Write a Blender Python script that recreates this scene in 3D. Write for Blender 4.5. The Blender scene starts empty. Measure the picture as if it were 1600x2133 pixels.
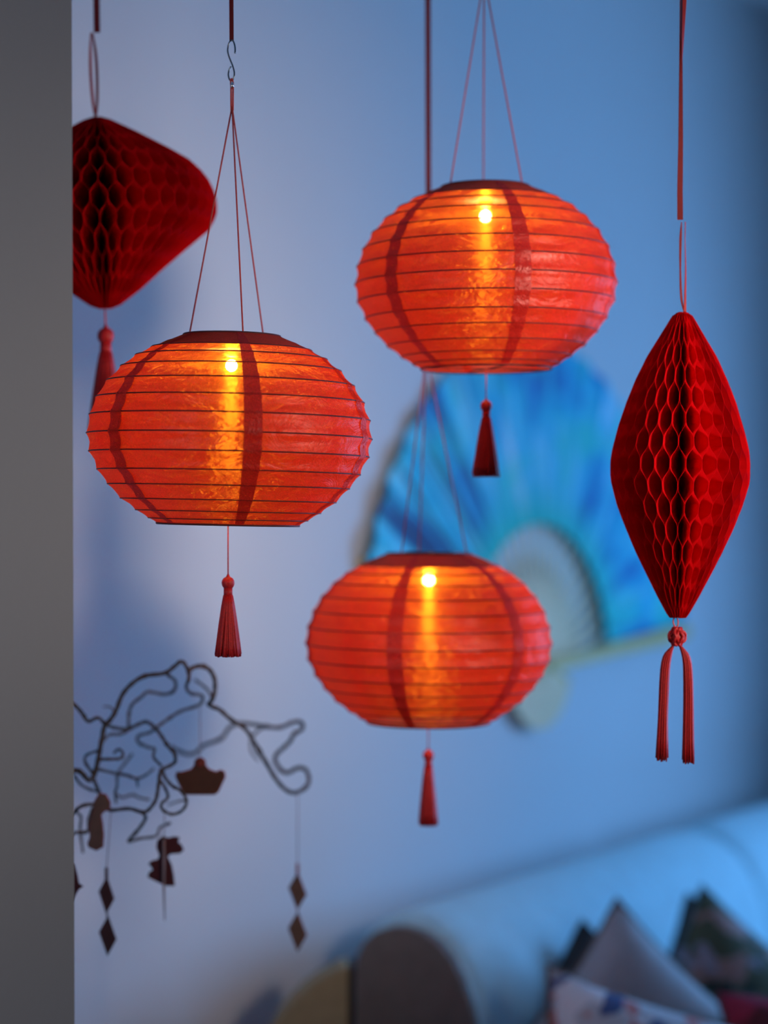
import bpy, math, random
from mathutils import Vector, Matrix, Euler

random.seed(7)
SC = bpy.context.scene
COL = SC.collection
F = 4400.0           # focal length in pixels of the 1600 x 2133 frame
EYE = 1.45
PHI = math.radians(57.0)      # direction in which the back wall recedes

# ------------------------------------------------------------------ camera
cam_d = bpy.data.cameras.new('camera')
cam_d.sensor_fit = 'VERTICAL'
cam_d.sensor_height = 36.0
cam_d.lens = 36.0 * F / 2133.0
cam_d.clip_start = 0.05
cam_d.dof.use_dof = True
cam_d.dof.focus_distance = 2.16
cam_d.dof.aperture_fstop = 1.85
cam_d.dof.aperture_blades = 0
cam = bpy.data.objects.new('camera', cam_d)
cam.location = (0, 0, EYE)
cam.rotation_euler = (math.radians(90), 0, 0)
COL.objects.link(cam)
SC.camera = cam

# ------------------------------------------------------------------ view, world
SC.view_settings.view_transform = 'Standard'
SC.view_settings.look = 'None'
SC.view_settings.exposure = 0.0
SC.view_settings.gamma = 1.0
SC.view_settings.use_curve_mapping = False
SC.cycles.sample_clamp_indirect = 4.0
SC.cycles.max_bounces = 7
SC.cycles.diffuse_bounces = 4
SC.cycles.transmission_bounces = 5
SC.cycles.caustics_reflective = False
SC.cycles.caustics_refractive = False
world = bpy.data.worlds.new('dusk_world')
SC.world = world
world.use_nodes = True
world.node_tree.nodes['Background'].inputs[0].default_value = (0.22, 0.32, 0.62, 1)
world.node_tree.nodes['Background'].inputs[1].default_value = 0.07

DV = Vector((math.cos(PHI), math.sin(PHI), 0))        # along the back wall, going away
NV = Vector((math.sin(PHI), -math.cos(PHI), 0))       # out of the back wall, into the room
FAN_Y = 3.97
def at(px, py, y):
    """world point that lies at depth y behind pixel (px, py) of the photograph"""
    return Vector(((px - 800.0) / F * y, y, EYE - (py - 1066.5) / F * y))
PIVOT = at(1133, 1388, FAN_Y)
WALL0 = Vector((PIVOT.x, PIVOT.y, 0)) - NV * 0.029
CORNER = WALL0 + DV * 1.24

def area_light(name, loc, aim, sx, sy, energy, color, spread=180):
    d = bpy.data.lights.new(name, 'AREA')
    d.shape = 'RECTANGLE'; d.size = sx; d.size_y = sy
    d.energy = energy; d.color = color; d.spread = math.radians(spread)
    o = bpy.data.objects.new(name, d)
    o.location = loc
    o.rotation_euler = (Vector(aim) - Vector(loc)).to_track_quat('-Z', 'Y').to_euler()
    COL.objects.link(o)
    return o
# blue dusk coming through the window in the far right-hand wall
WIN_W0, WIN_W1, WIN_Z0, WIN_Z1 = 0.95, 2.15, 0.75, 1.85
wc = CORNER + NV * (WIN_W0 + WIN_W1) / 2 + DV * 0.10 + Vector((0, 0, (WIN_Z0 + WIN_Z1) / 2))
area_light('window_dusk', wc, wc - DV, WIN_W1 - WIN_W0, WIN_Z1 - WIN_Z0, 58, (0.175, 0.465, 1.0), 175)
# neutral room lamp to the right of the camera
area_light('room_lamp', (1.12, 1.45, 1.63), at(330, 1000, 3.06), 0.30, 0.30, 1.95, (1.0, 0.83, 0.72), 54)
# unseen fill light, added to brighten the near face of the partition
area_light('partition_fill', (-1.05, 0.75, 1.55), (-0.50, 1.95, 1.45), 0.15, 0.15, 0.90, (1.0, 0.92, 0.88), 90)

# ------------------------------------------------------------------ mesh helpers
class MB:
    def __init__(self):
        self.v = []; self.f = []
    def add(self, vs, fs):
        b = len(self.v)
        self.v += [tuple(p) for p in vs]
        self.f += [tuple(b + i for i in q) for q in fs]
    def grid(self, rows, close_u=False, close_v=False):
        n = len(rows); m = len(rows[0])
        fs = []
        for i in range(n if close_v else n - 1):
            for j in range(m if close_u else m - 1):
                a, b = i, (i + 1) % n
                c, d = j, (j + 1) % m
                fs.append((a * m + c, a * m + d, b * m + d, b * m + c))
        self.add([p for r in rows for p in r], fs)
    def box(self, x0, x1, y0, y1, z0, z1):
        vs = [(x, y, z) for z in (z0, z1) for y in (y0, y1) for x in (x0, x1)]
        self.add(vs, [(0, 2, 3, 1), (4, 5, 7, 6), (0, 1, 5, 4), (2, 6, 7, 3), (0, 4, 6, 2), (1, 3, 7, 5)])
    def tube(self, pts, rad, sides=6, cap=True, closed=False):
        pts = [Vector(p) for p in pts]
        n = len(pts)
        if not isinstance(rad, (list, tuple)):
            rad = [rad] * n
        rows = []
        ref = None
        for i, p in enumerate(pts):
            if closed:
                t = pts[(i + 1) % n] - pts[i - 1]
            else:
                t = pts[min(i + 1, n - 1)] - pts[max(i - 1, 0)]
            if t.length < 1e-9: t = Vector((0, 0, 1))
            t.normalize()
            if ref is None:
                ref = Vector((0, 1, 0)) if abs(t.y) < 0.9 else Vector((1, 0, 0))
            a = ref - t * ref.dot(t)
            if a.length < 1e-6: a = t.orthogonal()
            a.normalize(); ref = a
            b = t.cross(a)
            rows.append([p + (a * math.cos(2 * math.pi * k / sides) + b * math.sin(2 * math.pi * k / sides)) * rad[i] for k in range(sides)])
        base = len(self.v)
        self.grid(rows, close_u=True, close_v=closed)
        if cap and not closed:
            self.f.append(tuple(base + k for k in range(sides))[::-1])
            self.f.append(tuple(base + (n - 1) * sides + k for k in range(sides)))
    def lathe(self, prof, segs=32):
        self.grid([[(r * math.cos(2 * math.pi * k / segs), r * math.sin(2 * math.pi * k / segs), z) for k in range(segs)] for r, z in prof], close_u=True)
    def prism(self, outline, h0, h1, axes):
        """outline: list of 2D points; axes: (ux, uy, un) vectors"""
        ux, uy, un = [Vector(a) for a in axes]
        n = len(outline)
        lo = [ux * a + uy * b + un * h0 for a, b in outline]
        hi = [ux * a + uy * b + un * h1 for a, b in outline]
        self.add(lo + hi, [tuple(range(n))[::-1], tuple(range(n, 2 * n))] + [(i, (i + 1) % n, n + (i + 1) % n, n + i) for i in range(n)])
    def mesh(self, name, smooth=True):
        me = bpy.data.meshes.new(name)
        me.from_pydata(self.v, [], self.f)
        me.update()
        if smooth:
            me.polygons.foreach_set('use_smooth', [True] * len(me.polygons))
        return me

def link(name, me, mat=None, parent=None, loc=(0, 0, 0), rot=(0, 0, 0)):
    if isinstance(me, MB): me = me.mesh(name)
    o = bpy.data.objects.new(name, me)
    COL.objects.link(o)
    o.location = loc; o.rotation_euler = rot
    if mat is not None and len(me.materials) == 0: me.materials.append(mat)
    if parent is not None: o.parent = parent
    return o
def thing(name, label, cat, loc=(0, 0, 0), rot=(0, 0, 0), group=None):
    o = bpy.data.objects.new(name, None)
    o.empty_display_size = 0.05
    COL.objects.link(o)
    o.location = loc; o.rotation_euler = rot
    tag(o, label, cat, group)
    return o
def tag(o, label=None, cat=None, group=None, kind=None):
    if label: o['label'] = label
    if cat: o['category'] = cat
    if group: o['group'] = group
    if kind: o['kind'] = kind
    return o
def smooth_path(pts, n=6):
    """Catmull-Rom through the points"""
    P = [Vector(p) for p in pts]
    P = [P[0] * 2 - P[1]] + P + [P[-1] * 2 - P[-2]]
    out = []
    for i in range(1, len(P) - 2):
        a, b, c, d = P[i - 1], P[i], P[i + 1], P[i + 2]
        for k in range(n):
            t = k / n
            out.append(0.5 * ((2 * b) + (c - a) * t + (2 * a - 5 * b + 4 * c - d) * t * t + (3 * b - a - 3 * c + d) * t ** 3))
    out.append(P[-2])
    return out
def bevel(o, w, seg=3):
    m = o.modifiers.new('bevel', 'BEVEL'); m.width = w; m.segments = seg; m.limit_method = 'ANGLE'
    return o

# ------------------------------------------------------------------ material helpers
def new_mat(name):
    m = bpy.data.materials.new(name); m.use_nodes = True
    nt = m.node_tree
    for n in list(nt.nodes): nt.nodes.remove(n)
    out = nt.nodes.new('ShaderNodeOutputMaterial')
    return m, nt, out
def node(nt, typ, ins=None, **props):
    n = nt.nodes.new(typ)
    for k, v in props.items(): setattr(n, k, v)
    for k, v in (ins or {}).items():
        if isinstance(v, bpy.types.NodeSocket): nt.links.new(v, n.inputs[k])
        else: n.inputs[k].default_value = v
    return n
def rgba(c): return (c[0], c[1], c[2], 1.0)
def simple(name, col, rough=0.6, var=0.12, scale=40.0, metallic=0.0, bump=0.0, bscale=300.0, sheen=0.0):
    m, nt, out = new_mat(name)
    tc = node(nt, 'ShaderNodeTexCoord')
    nz = node(nt, 'ShaderNodeTexNoise', {'Vector': tc.outputs['Object'], 'Scale': scale, 'Detail': 4.0})
    cr = node(nt, 'ShaderNodeValToRGB', {'Fac': nz.outputs['Fac']})
    cr.color_ramp.elements[0].position = 0.3; cr.color_ramp.elements[1].position = 0.7
    cr.color_ramp.elements[0].color = rgba([c * (1 - var) for c in col])
    cr.color_ramp.elements[1].color = rgba([min(1, c * (1 + var)) for c in col])
    b = node(nt, 'ShaderNodeBsdfPrincipled', {'Base Color': cr.outputs['Color'], 'Roughness': rough, 'Metallic': metallic})
    if sheen:
        b.inputs['Sheen Weight'].default_value = sheen
    if bump:
        n2 = node(nt, 'ShaderNodeTexNoise', {'Vector': tc.outputs['Object'], 'Scale': bscale, 'Detail': 3.0})
        bp = node(nt, 'ShaderNodeBump', {'Height': n2.outputs['Fac'], 'Strength': bump, 'Distance': 0.002})
        nt.links.new(bp.outputs['Normal'], b.inputs['Normal'])
    nt.links.new(b.outputs[0], out.inputs[0])
    return m

def fabric_material(name, dens):
    """thin woven nylon: scatters, lets light through, and its weft and warp threads smear a lamp into streaks"""
    m, nt, out = new_mat(name)
    tc = node(nt, 'ShaderNodeTexCoord')
    geo = node(nt, 'ShaderNodeNewGeometry')
    # soft creases
    mp = node(nt, 'ShaderNodeMapping', {'Vector': tc.outputs['Object'], 'Scale': (1, 1, 1.7)})
    nz = node(nt, 'ShaderNodeTexNoise', {'Vector': mp.outputs[0], 'Scale': 26.0, 'Detail': 5.0, 'Roughness': 0.62, 'Distortion': 1.6})
    bp = node(nt, 'ShaderNodeBump', {'Height': nz.outputs['Fac'], 'Strength': 0.55, 'Distance': 0.006})
    N = bp.outputs['Normal']
    # the threads follow every small pucker of the cloth
    mp2 = node(nt, 'ShaderNodeMapping', {'Vector': tc.outputs['Object'], 'Scale': (1, 1, 2.6)})
    nz2 = node(nt, 'ShaderNodeTexNoise', {'Vector': mp2.outputs[0], 'Scale': 30.0, 'Detail': 4.0, 'Roughness': 0.6, 'Distortion': 1.2})
    bp2 = node(nt, 'ShaderNodeBump', {'Height': nz2.outputs['Fac'], 'Strength': 1.0, 'Distance': 0.013, 'Normal': N})
    NT = bp2.outputs['Normal']
    up = node(nt, 'ShaderNodeVectorTransform', {'Vector': (0, 0, 1)}, vector_type='VECTOR', convert_from='OBJECT', convert_to='WORLD')
    th = node(nt, 'ShaderNodeVectorMath', {0: up.outputs[0], 1: NT}, operation='CROSS_PRODUCT')
    thn = node(nt, 'ShaderNodeVectorMath', {0: th.outputs[0]}, operation='NORMALIZE')
    tv = node(nt, 'ShaderNodeVectorMath', {0: NT, 1: thn.outputs[0]}, operation='CROSS_PRODUCT')
    # thread-to-thread unevenness of the weave
    wv = node(nt, 'ShaderNodeTexNoise', {'Vector': tc.outputs['Object'], 'Scale': 900.0, 'Detail': 1.0})
    wr = node(nt, 'ShaderNodeMapRange', {'Value': wv.outputs['Fac'], 'From Min': 0.3, 'From Max': 0.7, 'To Min': 0.75, 'To Max': 1.25})
    def tint(c):
        return node(nt, 'ShaderNodeVectorMath', {0: c, 'Scale': wr.outputs[0]}, operation='SCALE').outputs[0]
    dif = node(nt, 'ShaderNodeBsdfDiffuse', {'Color': tint((0.80, 0.036, 0.022) if dens == 0 else (0.60, 0.022, 0.014)), 'Normal': N})
    tra = node(nt, 'ShaderNodeBsdfTranslucent', {'Color': tint((0.80, 0.032, 0.012)), 'Normal': N})
    glo = node(nt, 'ShaderNodeBsdfGlossy', {'Color': (1.0, 0.55, 0.5, 1), 'Roughness': 0.38, 'Normal': N})
    hh = node(nt, 'ShaderNodeBsdfHair', {'Color': (1.0, 0.43, 0.03, 1), 'Offset': 0.0, 'RoughnessU': 0.011, 'RoughnessV': 1.0, 'Tangent': thn.outputs[0]}, component='Transmission')
    hv = node(nt, 'ShaderNodeBsdfHair', {'Color': (1.0, 0.36, 0.02, 1), 'Offset': 0.0, 'RoughnessU': 0.011, 'RoughnessV': 1.0, 'Tangent': tv.outputs[0]}, component='Transmission')
    tr = node(nt, 'ShaderNodeBsdfTransparent', {'Color': (1.0, 0.58, 0.38, 1)})
    s1 = node(nt, 'ShaderNodeMixShader', {'Fac': 0.23 if dens == 0 else 0.16, 1: dif.outputs[0], 2: tra.outputs[0]})
    s2 = node(nt, 'ShaderNodeMixShader', {'Fac': 0.08, 1: s1.outputs[0], 2: glo.outputs[0]})
    hm = node(nt, 'ShaderNodeMixShader', {'Fac': 0.30, 1: hh.outputs[0], 2: hv.outputs[0]})
    s3 = node(nt, 'ShaderNodeMixShader', {'Fac': 0.22 if dens == 0 else 0.05, 1: s2.outputs[0], 2: hm.outputs[0]})
    s4 = node(nt, 'ShaderNodeMixShader', {'Fac': 0.10 if dens == 0 else 0.02, 1: s3.outputs[0], 2: tr.outputs[0]})
    nt.links.new(s4.outputs[0], out.inputs[0])
    return m

M = {}
M['fabric'] = fabric_material('red_nylon', 0)
M['seam'] = fabric_material('red_nylon_folded', 1)
M['rib'] = simple('rib_wire_sleeve', (0.085, 0.006, 0.006), 0.6, 0.1)
M['cord'] = simple('red_cord', (0.66, 0.075, 0.060), 0.7, 0.15, 400)
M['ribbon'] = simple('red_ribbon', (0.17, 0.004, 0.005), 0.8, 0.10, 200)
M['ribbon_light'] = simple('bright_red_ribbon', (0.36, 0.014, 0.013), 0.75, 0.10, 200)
M['tassel'] = simple('red_rayon_thread', (0.50, 0.011, 0.012), 0.55, 0.30, 700)
M['housing'] = simple('pale_plastic', (0.70, 0.66, 0.64), 0.5, 0.05)
M['solar'] = simple('solar_cell', (0.01, 0.012, 0.03), 0.2, 0.1)
M['hook'] = simple('dark_steel', (0.18, 0.20, 0.21), 0.22, 0.1, metallic=1.0)
M['crimp'] = simple('bright_steel', (0.75, 0.76, 0.78), 0.2, 0.05, metallic=1.0)
M['bark'] = simple('hazel_bark', (0.060, 0.044, 0.032), 0.7, 0.35, 60, bump=0.4, bscale=150)
M['thread'] = simple('grey_thread', (0.30, 0.24, 0.25), 0.7, 0.1)
M['wall'] = simple('painted_wall', (0.70, 0.70, 0.71), 0.85, 0.015, 3.0, bump=0.10, bscale=120)
M['partition'] = simple('painted_partition', (0.62, 0.60, 0.59), 0.8, 0.02, 3.0, bump=0.15, bscale=200)
M['ceiling'] = simple('painted_ceiling', (0.75, 0.75, 0.75), 0.9, 0.01, 3.0)
M['white_paint'] = simple('white_frame_paint', (0.78, 0.78, 0.78), 0.4, 0.02, 5.0)

def led_material():
    m, nt, out = new_mat('led_light')
    e = node(nt, 'ShaderNodeEmission', {'Color': (1.0, 0.62, 0.22, 1), 'Strength': 640.0})
    nt.links.new(e.outputs[0], out.inputs[0])
    return m
M['led'] = led_material()

def paper_material():
    m, nt, out = new_mat('red_tissue_paper')
    tc = node(nt, 'ShaderNodeTexCoord')
    nz = node(nt, 'ShaderNodeTexNoise', {'Vector': tc.outputs['Object'], 'Scale': 500.0, 'Detail': 3.0})
    cr = node(nt, 'ShaderNodeValToRGB', {'Fac': nz.outputs['Fac']})
    cr.color_ramp.elements[0].color = (0.68, 0.004, 0.008, 1)
    cr.color_ramp.elements[1].color = (0.82, 0.007, 0.013, 1)
    d = node(nt, 'ShaderNodeBsdfDiffuse', {'Color': cr.outputs[0]})
    t = node(nt, 'ShaderNodeBsdfTranslucent', {'Color': (0.92, 0.006, 0.012, 1)})
    s = node(nt, 'ShaderNodeMixShader', {'Fac': 0.42, 1: d.outputs[0], 2: t.outputs[0]})
    nt.links.new(s.outputs[0], out.inputs[0])
    return m
M['paper'] = paper_material()

def wood_material():
    m, nt, out = new_mat('planked_floor')
    tc = node(nt, 'ShaderNodeTexCoord')
    mp = node(nt, 'ShaderNodeMapping', {'Vector': tc.outputs['Object'], 'Rotation': (0, 0, PHI)})
    br = node(nt, 'ShaderNodeTexBrick', {'Vector': mp.outputs[0], 'Color1': (0.22, 0.13, 0.07, 1), 'Color2': (0.28, 0.17, 0.09, 1), 'Mortar': (0.05, 0.03, 0.02, 1), 'Scale': 1.0, 'Mortar Size': 0.004, 'Brick Width': 1.4, 'Row Height': 0.14})
    b = node(nt, 'ShaderNodeBsdfPrincipled', {'Base Color': br.outputs['Color'], 'Roughness': 0.45})
    nt.links.new(b.outputs[0], out.inputs[0])
    return m
M['floor'] = wood_material()

# ------------------------------------------------------------------ the room
def slab(name, p0, p1, z0, z1, thick, nrm, mat):
    """upright wall between two ground points, its thickness going away from nrm"""
    mb = MB()
    q0, q1 = p0 - nrm * thick, p1 - nrm * thick
    vs = [Vector((p.x, p.y, z)) for z in (z0, z1) for p in (p0, p1, q1, q0)]
    mb.add(vs, [(3, 2, 1, 0), (4, 5, 6, 7), (0, 1, 5, 4), (1, 2, 6, 5), (2, 3, 7, 6), (3, 0, 4, 7)])
    o = link(name, mb.mesh(name, False), mat)
    return tag(o, kind='structure')
CEIL = 2.62
mb = MB(); mb.box(-3.2, 4.6, -1.2, 6.6, -0.05, 0.0)
tag(link('floor', mb.mesh('floor', False), M['floor']), kind='structure')
mb = MB(); mb.box(-3.2, 4.6, -1.2, 6.6, CEIL, CEIL + 0.05)
tag(link('ceiling', mb.mesh('ceiling', False), M['ceiling']), kind='structure')
slab('wall_back', WALL0 - DV * 3.6, CORNER + DV * 0.12, 0, CEIL, 0.12, NV, M['wall'])
# right-hand wall with the window opening
wr = bpy.data.objects.new('wall_right', None); COL.objects.link(wr); tag(wr, kind='structure')
def wr_piece(name, w0, w1, z0, z1):
    o = slab(name, CORNER + NV * w0, CORNER + NV * w1, z0, z1, 0.12, -DV, M['wall'])
    del o['kind']; o.parent = wr
wr_piece('wall_section', 0.0, WIN_W0, 0, CEIL)
wr_piece('wall_section', WIN_W1, 3.4, 0, CEIL)
wr_piece('wall_section', WIN_W0, WIN_W1, 0, WIN_Z0)
wr_piece('wall_section', WIN_W0, WIN_W1, WIN_Z1, CEIL)
win = bpy.data.objects.new('window_1', None); COL.objects.link(win); tag(win, kind='structure')
def bar(name, w0, w1, z0, z1, parent, d0=0.03, d1=0.075):
    mb = MB()
    for_pts = [CORNER + NV * w + DV * d for d in (d0, d1) for w in (w0, w1)]
    vs = [Vector((p.x, p.y, z)) for z in (z0, z1) for p in for_pts]
    mb.add(vs, [(0, 2, 3, 1), (4, 5, 7, 6), (0, 1, 5, 4), (2, 6, 7, 3), (0, 4, 6, 2), (1, 3, 7, 5)])
    return link(name, mb.mesh(name, False), M['white_paint'], parent)
bar('window_frame', WIN_W0, WIN_W0 + 0.05, WIN_Z0, WIN_Z1, win)
bar('window_frame', WIN_W1 - 0.05, WIN_W1, WIN_Z0, WIN_Z1, win)
bar('window_frame', WIN_W0 + 0.05, WIN_W1 - 0.05, WIN_Z0, WIN_Z0 + 0.05, win)
bar('window_frame', WIN_W0 + 0.05, WIN_W1 - 0.05, WIN_Z1 - 0.05, WIN_Z1, win)
bar('window_sill', WIN_W0 - 0.03, WIN_W1 + 0.03, WIN_Z0 - 0.035, WIN_Z0 - 0.001, win, -0.06, 0.0)
# foreground partition that cuts off the left edge of the view; its end is hidden from the camera
ROT_P = math.radians(13)
pe = at(152.5, 1066, 2.03)
mb = MB(); mb.box(-1.5, 0, 0, 0.12, -EYE, CEIL - EYE)
po = link('wall_left', mb.mesh('wall_left', False), M['partition'], None, (pe.x, pe.y, EYE), (0, math.radians(-0.16), ROT_P))
tag(po, kind='structure')

# ------------------------------------------------------------------ lanterns
PROF = [(105.7, 51), (98.5, 69), (91.7, 84.5), (82.7, 101), (70.8, 116), (55.4, 130.4), (38, 141), (19.5, 147.6), (0, 150),
        (-18.9, 147.3), (-37.5, 138.5), (-52.6, 127.2), (-67.3, 113.4), (-79, 97.5), (-87.2, 84), (-92.6, 75.0)]
PROF = [(z / 1000, r / 1000) for z, r in PROF]
def lantern_rows(zs, sub=4, ang0=-30, ang1=30, na=24, dr=0.0, wrinkle=True, seed=1):
    rng = random.Random(seed)
    ph = [rng.uniform(0, 6.28) for _ in range(40)]
    rows = []
    for b in range(len(PROF) - 1):
        (z0, r0), (z1, r1) = PROF[b], PROF[b + 1]
        for k in range(sub + (1 if b == len(PROF) - 2 else 0)):
            t = k / sub
            sag = 0.0021 * math.sin(math.pi * t) * (1 if b > 1 else 0.4)
            row = []
            for j in range(na + 1):
                a = math.radians(ang0 + (ang1 - ang0) * j / na)
                ds = min(math.degrees(a) + 30, 30 - math.degrees(a))
                w = 0.0
                if wrinkle:
                    w = 0.0009 * math.exp(-ds / 7.0) * math.sin(2.3 * b + 9 * t + ds * 0.55 + ph[b]) * math.sin(math.pi * t)
                    w += 0.0006 * math.sin(a * 9 + ph[b + 10] + 4 * t) * math.sin(math.pi * t)
                r = r0 + (r1 - r0) * t - sag + w + dr
                row.append((r * math.cos(a), r * math.sin(a), (z0 + (z1 - z0) * t) * zs))
            rows.append(row)
    return rows
def strands(n, top, skirt, r0, r1, seed, thick=0.00105):
    rng = random.Random(seed)
    mb = MB()
    for i in range(n):
        q = math.sqrt((i + 0.5) / n); a = i * 2.39996
        jl = rng.uniform(-0.0022, 0.0022); ja = rng.uniform(-0.15, 0.15)
        pts = []
        for k in range(7):
            t = k / 6
            r = (r0 + (r1 - r0) * (t ** 0.85)) * (0.25 + 0.75 * q)
            pts.append((r * math.cos(a + ja * t), r * math.sin(a + ja * t), top - (skirt + jl) * t))
        mb.tube(pts, [thick] * 7, 4)
    return mb
def add_tassel(parent, z_top, skirt=0.063, rbot=0.0135, seed=3, lean=0.0):
    """z_top: where the thread enters the knob, in the parent's own coordinates"""
    t = link('tassel', MBball(0.0068, 0.0066), M['tassel'], parent, z_top, (0, lean, 0))
    mb = MB()
    mb.lathe([(0.0001, -0.012), (0.0046, -0.0118), (0.0047, -0.0205), (0.0001, -0.021)], 20)
    link('tassel_neck', mb, M['tassel'], t)
    mb = MB(); mb.lathe([(0.0001, -0.0195), (0.0036, -0.0198), (rbot * 0.82, -0.0195 - skirt * 0.95), (0.0001, -0.0195 - skirt * 0.94)], 20)
    link('tassel_core', mb, M['tassel'], t)
    s = link('tassel_skirt', strands(170, -0.0195, skirt, 0.0042, rbot, seed), M['tassel'], t)
    s['kind'] = 'stuff'
    return t
def MBball(r, h):
    mb = MB()
    prof = [(0.0001, 0.004), (0.0012, 0.002), (0.0022, 0.0)]
    for k in range(1, 12):
        a = math.pi * k / 12
        prof.append((max(r * math.sin(a) ** 0.8, 0.0022), -h + h * math.cos(a)))
    prof.append((0.0001, -2 * h))
    mb.lathe(prof, 20)
    return mb

def build_lantern(px, py, y, width_px, zs, seam_deg, cord_deg, label, tilt, tassel_cord, tassel_kw, seed, apex_px=None):
    c = at(px, py, y)
    sc = (width_px / 2) / F * y / 0.150
    root = thing('paper_lantern', label, 'lantern', c, (0, math.radians(tilt), 0), 'red lit lanterns hanging from ribbons')
    root.name = 'fabric_lantern'
    root.scale = (sc, sc, sc)
    pm = MB(); pm.grid(lantern_rows(zs, seed=seed)); pm = pm.mesh('fabric_panel')
    sm = MB(); sm.grid(lantern_rows(zs, ang0=-3.6, ang1=3.6, na=4, dr=0.0007, wrinkle=False)); sm = sm.mesh('seam')
    for k in range(6):
        a = math.radians(-90 + seam_deg + 60 * k)
        link('fabric_panel', pm, M['fabric'], root, (0, 0, 0), (0, 0, a + math.radians(30)))
        link('seam', sm, M['seam'], root, (0, 0, 0), (0, 0, a))
    for i, (z, r) in enumerate(PROF):
        if i in (1,): continue
        mb = MB()
        w = 0.00075 if 0 < i < len(PROF) - 1 else 0.0013
        n = 72
        mb.tube([((r - 0.0002) * math.cos(2 * math.pi * k / n), (r - 0.0002) * math.sin(2 * math.pi * k / n), z * zs) for k in range(n)], w, 5, closed=True)
        link('wire_rib' if 0 < i < len(PROF) - 1 else 'end_ring', mb, M['rib'], root)
    # solar housing in the neck
    mb = MB()
    zt = PROF[0][0] * zs
    z2 = PROF[2][0] * zs
    mb.lathe([(0.0001, zt + 0.0005), (0.047, zt + 0.0005), (0.0495, zt - 0.001), (0.0660, zt - 0.0072 * zs - 0.001), (0.0815, z2 + 0.0008), (0.0815, z2 - 0.001), (0.0001, z2 - 0.001)], 48)
    h = link('solar_housing', mb, M['housing'], root)
    mb = MB(); mb.lathe([(0.0001, zt + 0.0025), (0.030, zt + 0.0025), (0.031, zt + 0.0006)], 32)
    link('solar_cell', mb, M['solar'], h)
    # little lamp under the housing
    mb = MB(); mb.lathe([(0.0001, z2 - 0.001), (0.006, z2 - 0.001), (0.006, z2 - 0.008), (0.0001, z2 - 0.008)], 20)
    sk = link('lamp_socket', mb, M['housing'], root)
    mb = MB()
    zl = 0.0745 * zs
    mb.lathe([(max(0.0062 * math.sin(math.pi * k / 10), 0.0001), zl + 0.0066 * math.cos(math.pi * k / 10)) for k in range(11)], 16)
    link('lamp_bulb', mb, M['led'], sk)
    # cross wires that carry the tassel thread
    zb = PROF[-1][0] * zs; rb = PROF[-1][1]
    for a in (0.3, 0.3 + math.pi / 2):
        mb = MB(); mb.tube([(-rb * math.cos(a), -rb * math.sin(a), zb), (0, 0, zb), (rb * math.cos(a), rb * math.sin(a), zb)], 0.0008, 5)
        link('cross_wire', mb, M['rib'], root)
    # three cords up to the knot
    za = zt + 0.2414
    lean_apex = 0.0
    if apex_px is not None:
        lean_apex = (at(apex_px, 0, y).x - c.x - math.tan(math.radians(tilt)) * za * sc) / sc
    down = Matrix.Rotation(-math.radians(tilt), 3, 'Y') @ Vector((0, 0, -1))
    for k in range(3):
        a = math.radians(-90 + cord_deg + 120 * k)
        mb = MB(); mb.tube([(0.0470 * math.cos(a), 0.0470 * math.sin(a), zt), (lean_apex, 0, za)], 0.00095, 6)
        link('cord', mb, M['cord'], root)
    zk = za + 0.024
    tk = lean_apex - math.tan(math.radians(tilt)) * 0.024
    mb = MB(); mb.tube([(lean_apex - 0.0009, 0, za - 0.004), (tk - 0.0011, 0, zk)], 0.00105, 6)
    link('cord', mb, M['cord'], root)
    mb = MB(); mb.tube([(lean_apex + 0.0010, 0, za - 0.004), (tk + 0.0011, 0, zk)], 0.00105, 6)
    link('cord', mb, M['cord'], root)
    # tassel
    mb = MB(); tend = Vector((0, 0, zb)) + down * tassel_cord; mb.tube([(0, 0, zb), tend], 0.0008, 6)
    link('tassel_thread', mb, M['cord'], root)
    # hang the tassel vertically below the (slightly tilted) lantern
    add_tassel(root, tend, lean=-math.radians(tilt), **tassel_kw)
    bpy.context.view_layer.update()
    return root, sc, Vector((tk, 0, zk))

L1, s1, zk1 = build_lantern(479, 909, 2.22, 594, 1.0, 13, -102,
    'large sharp red lantern at left, hanging from a steel hook', 1.2, 0.055,
    dict(skirt=0.063, rbot=0.0135, seed=3), 11, 483.5)
L2, s2, zk2 = build_lantern(1012, 592, 2.41, 547, 1.045, 13, -60,
    'red lantern highest at right, its tassel hanging before the blue fan', -0.3, 0.036,
    dict(skirt=0.066, rbot=0.0155, seed=4), 12)
L3, s3, zk3 = build_lantern(893, 1340, 2.56, 515.5, 1.03, -16.5, 74,
    'lowest and most blurred red lantern, covering the fan handle', 0.2, 0.034,
    dict(skirt=0.070, rbot=0.0115, seed=5), 13, 888)

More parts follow.
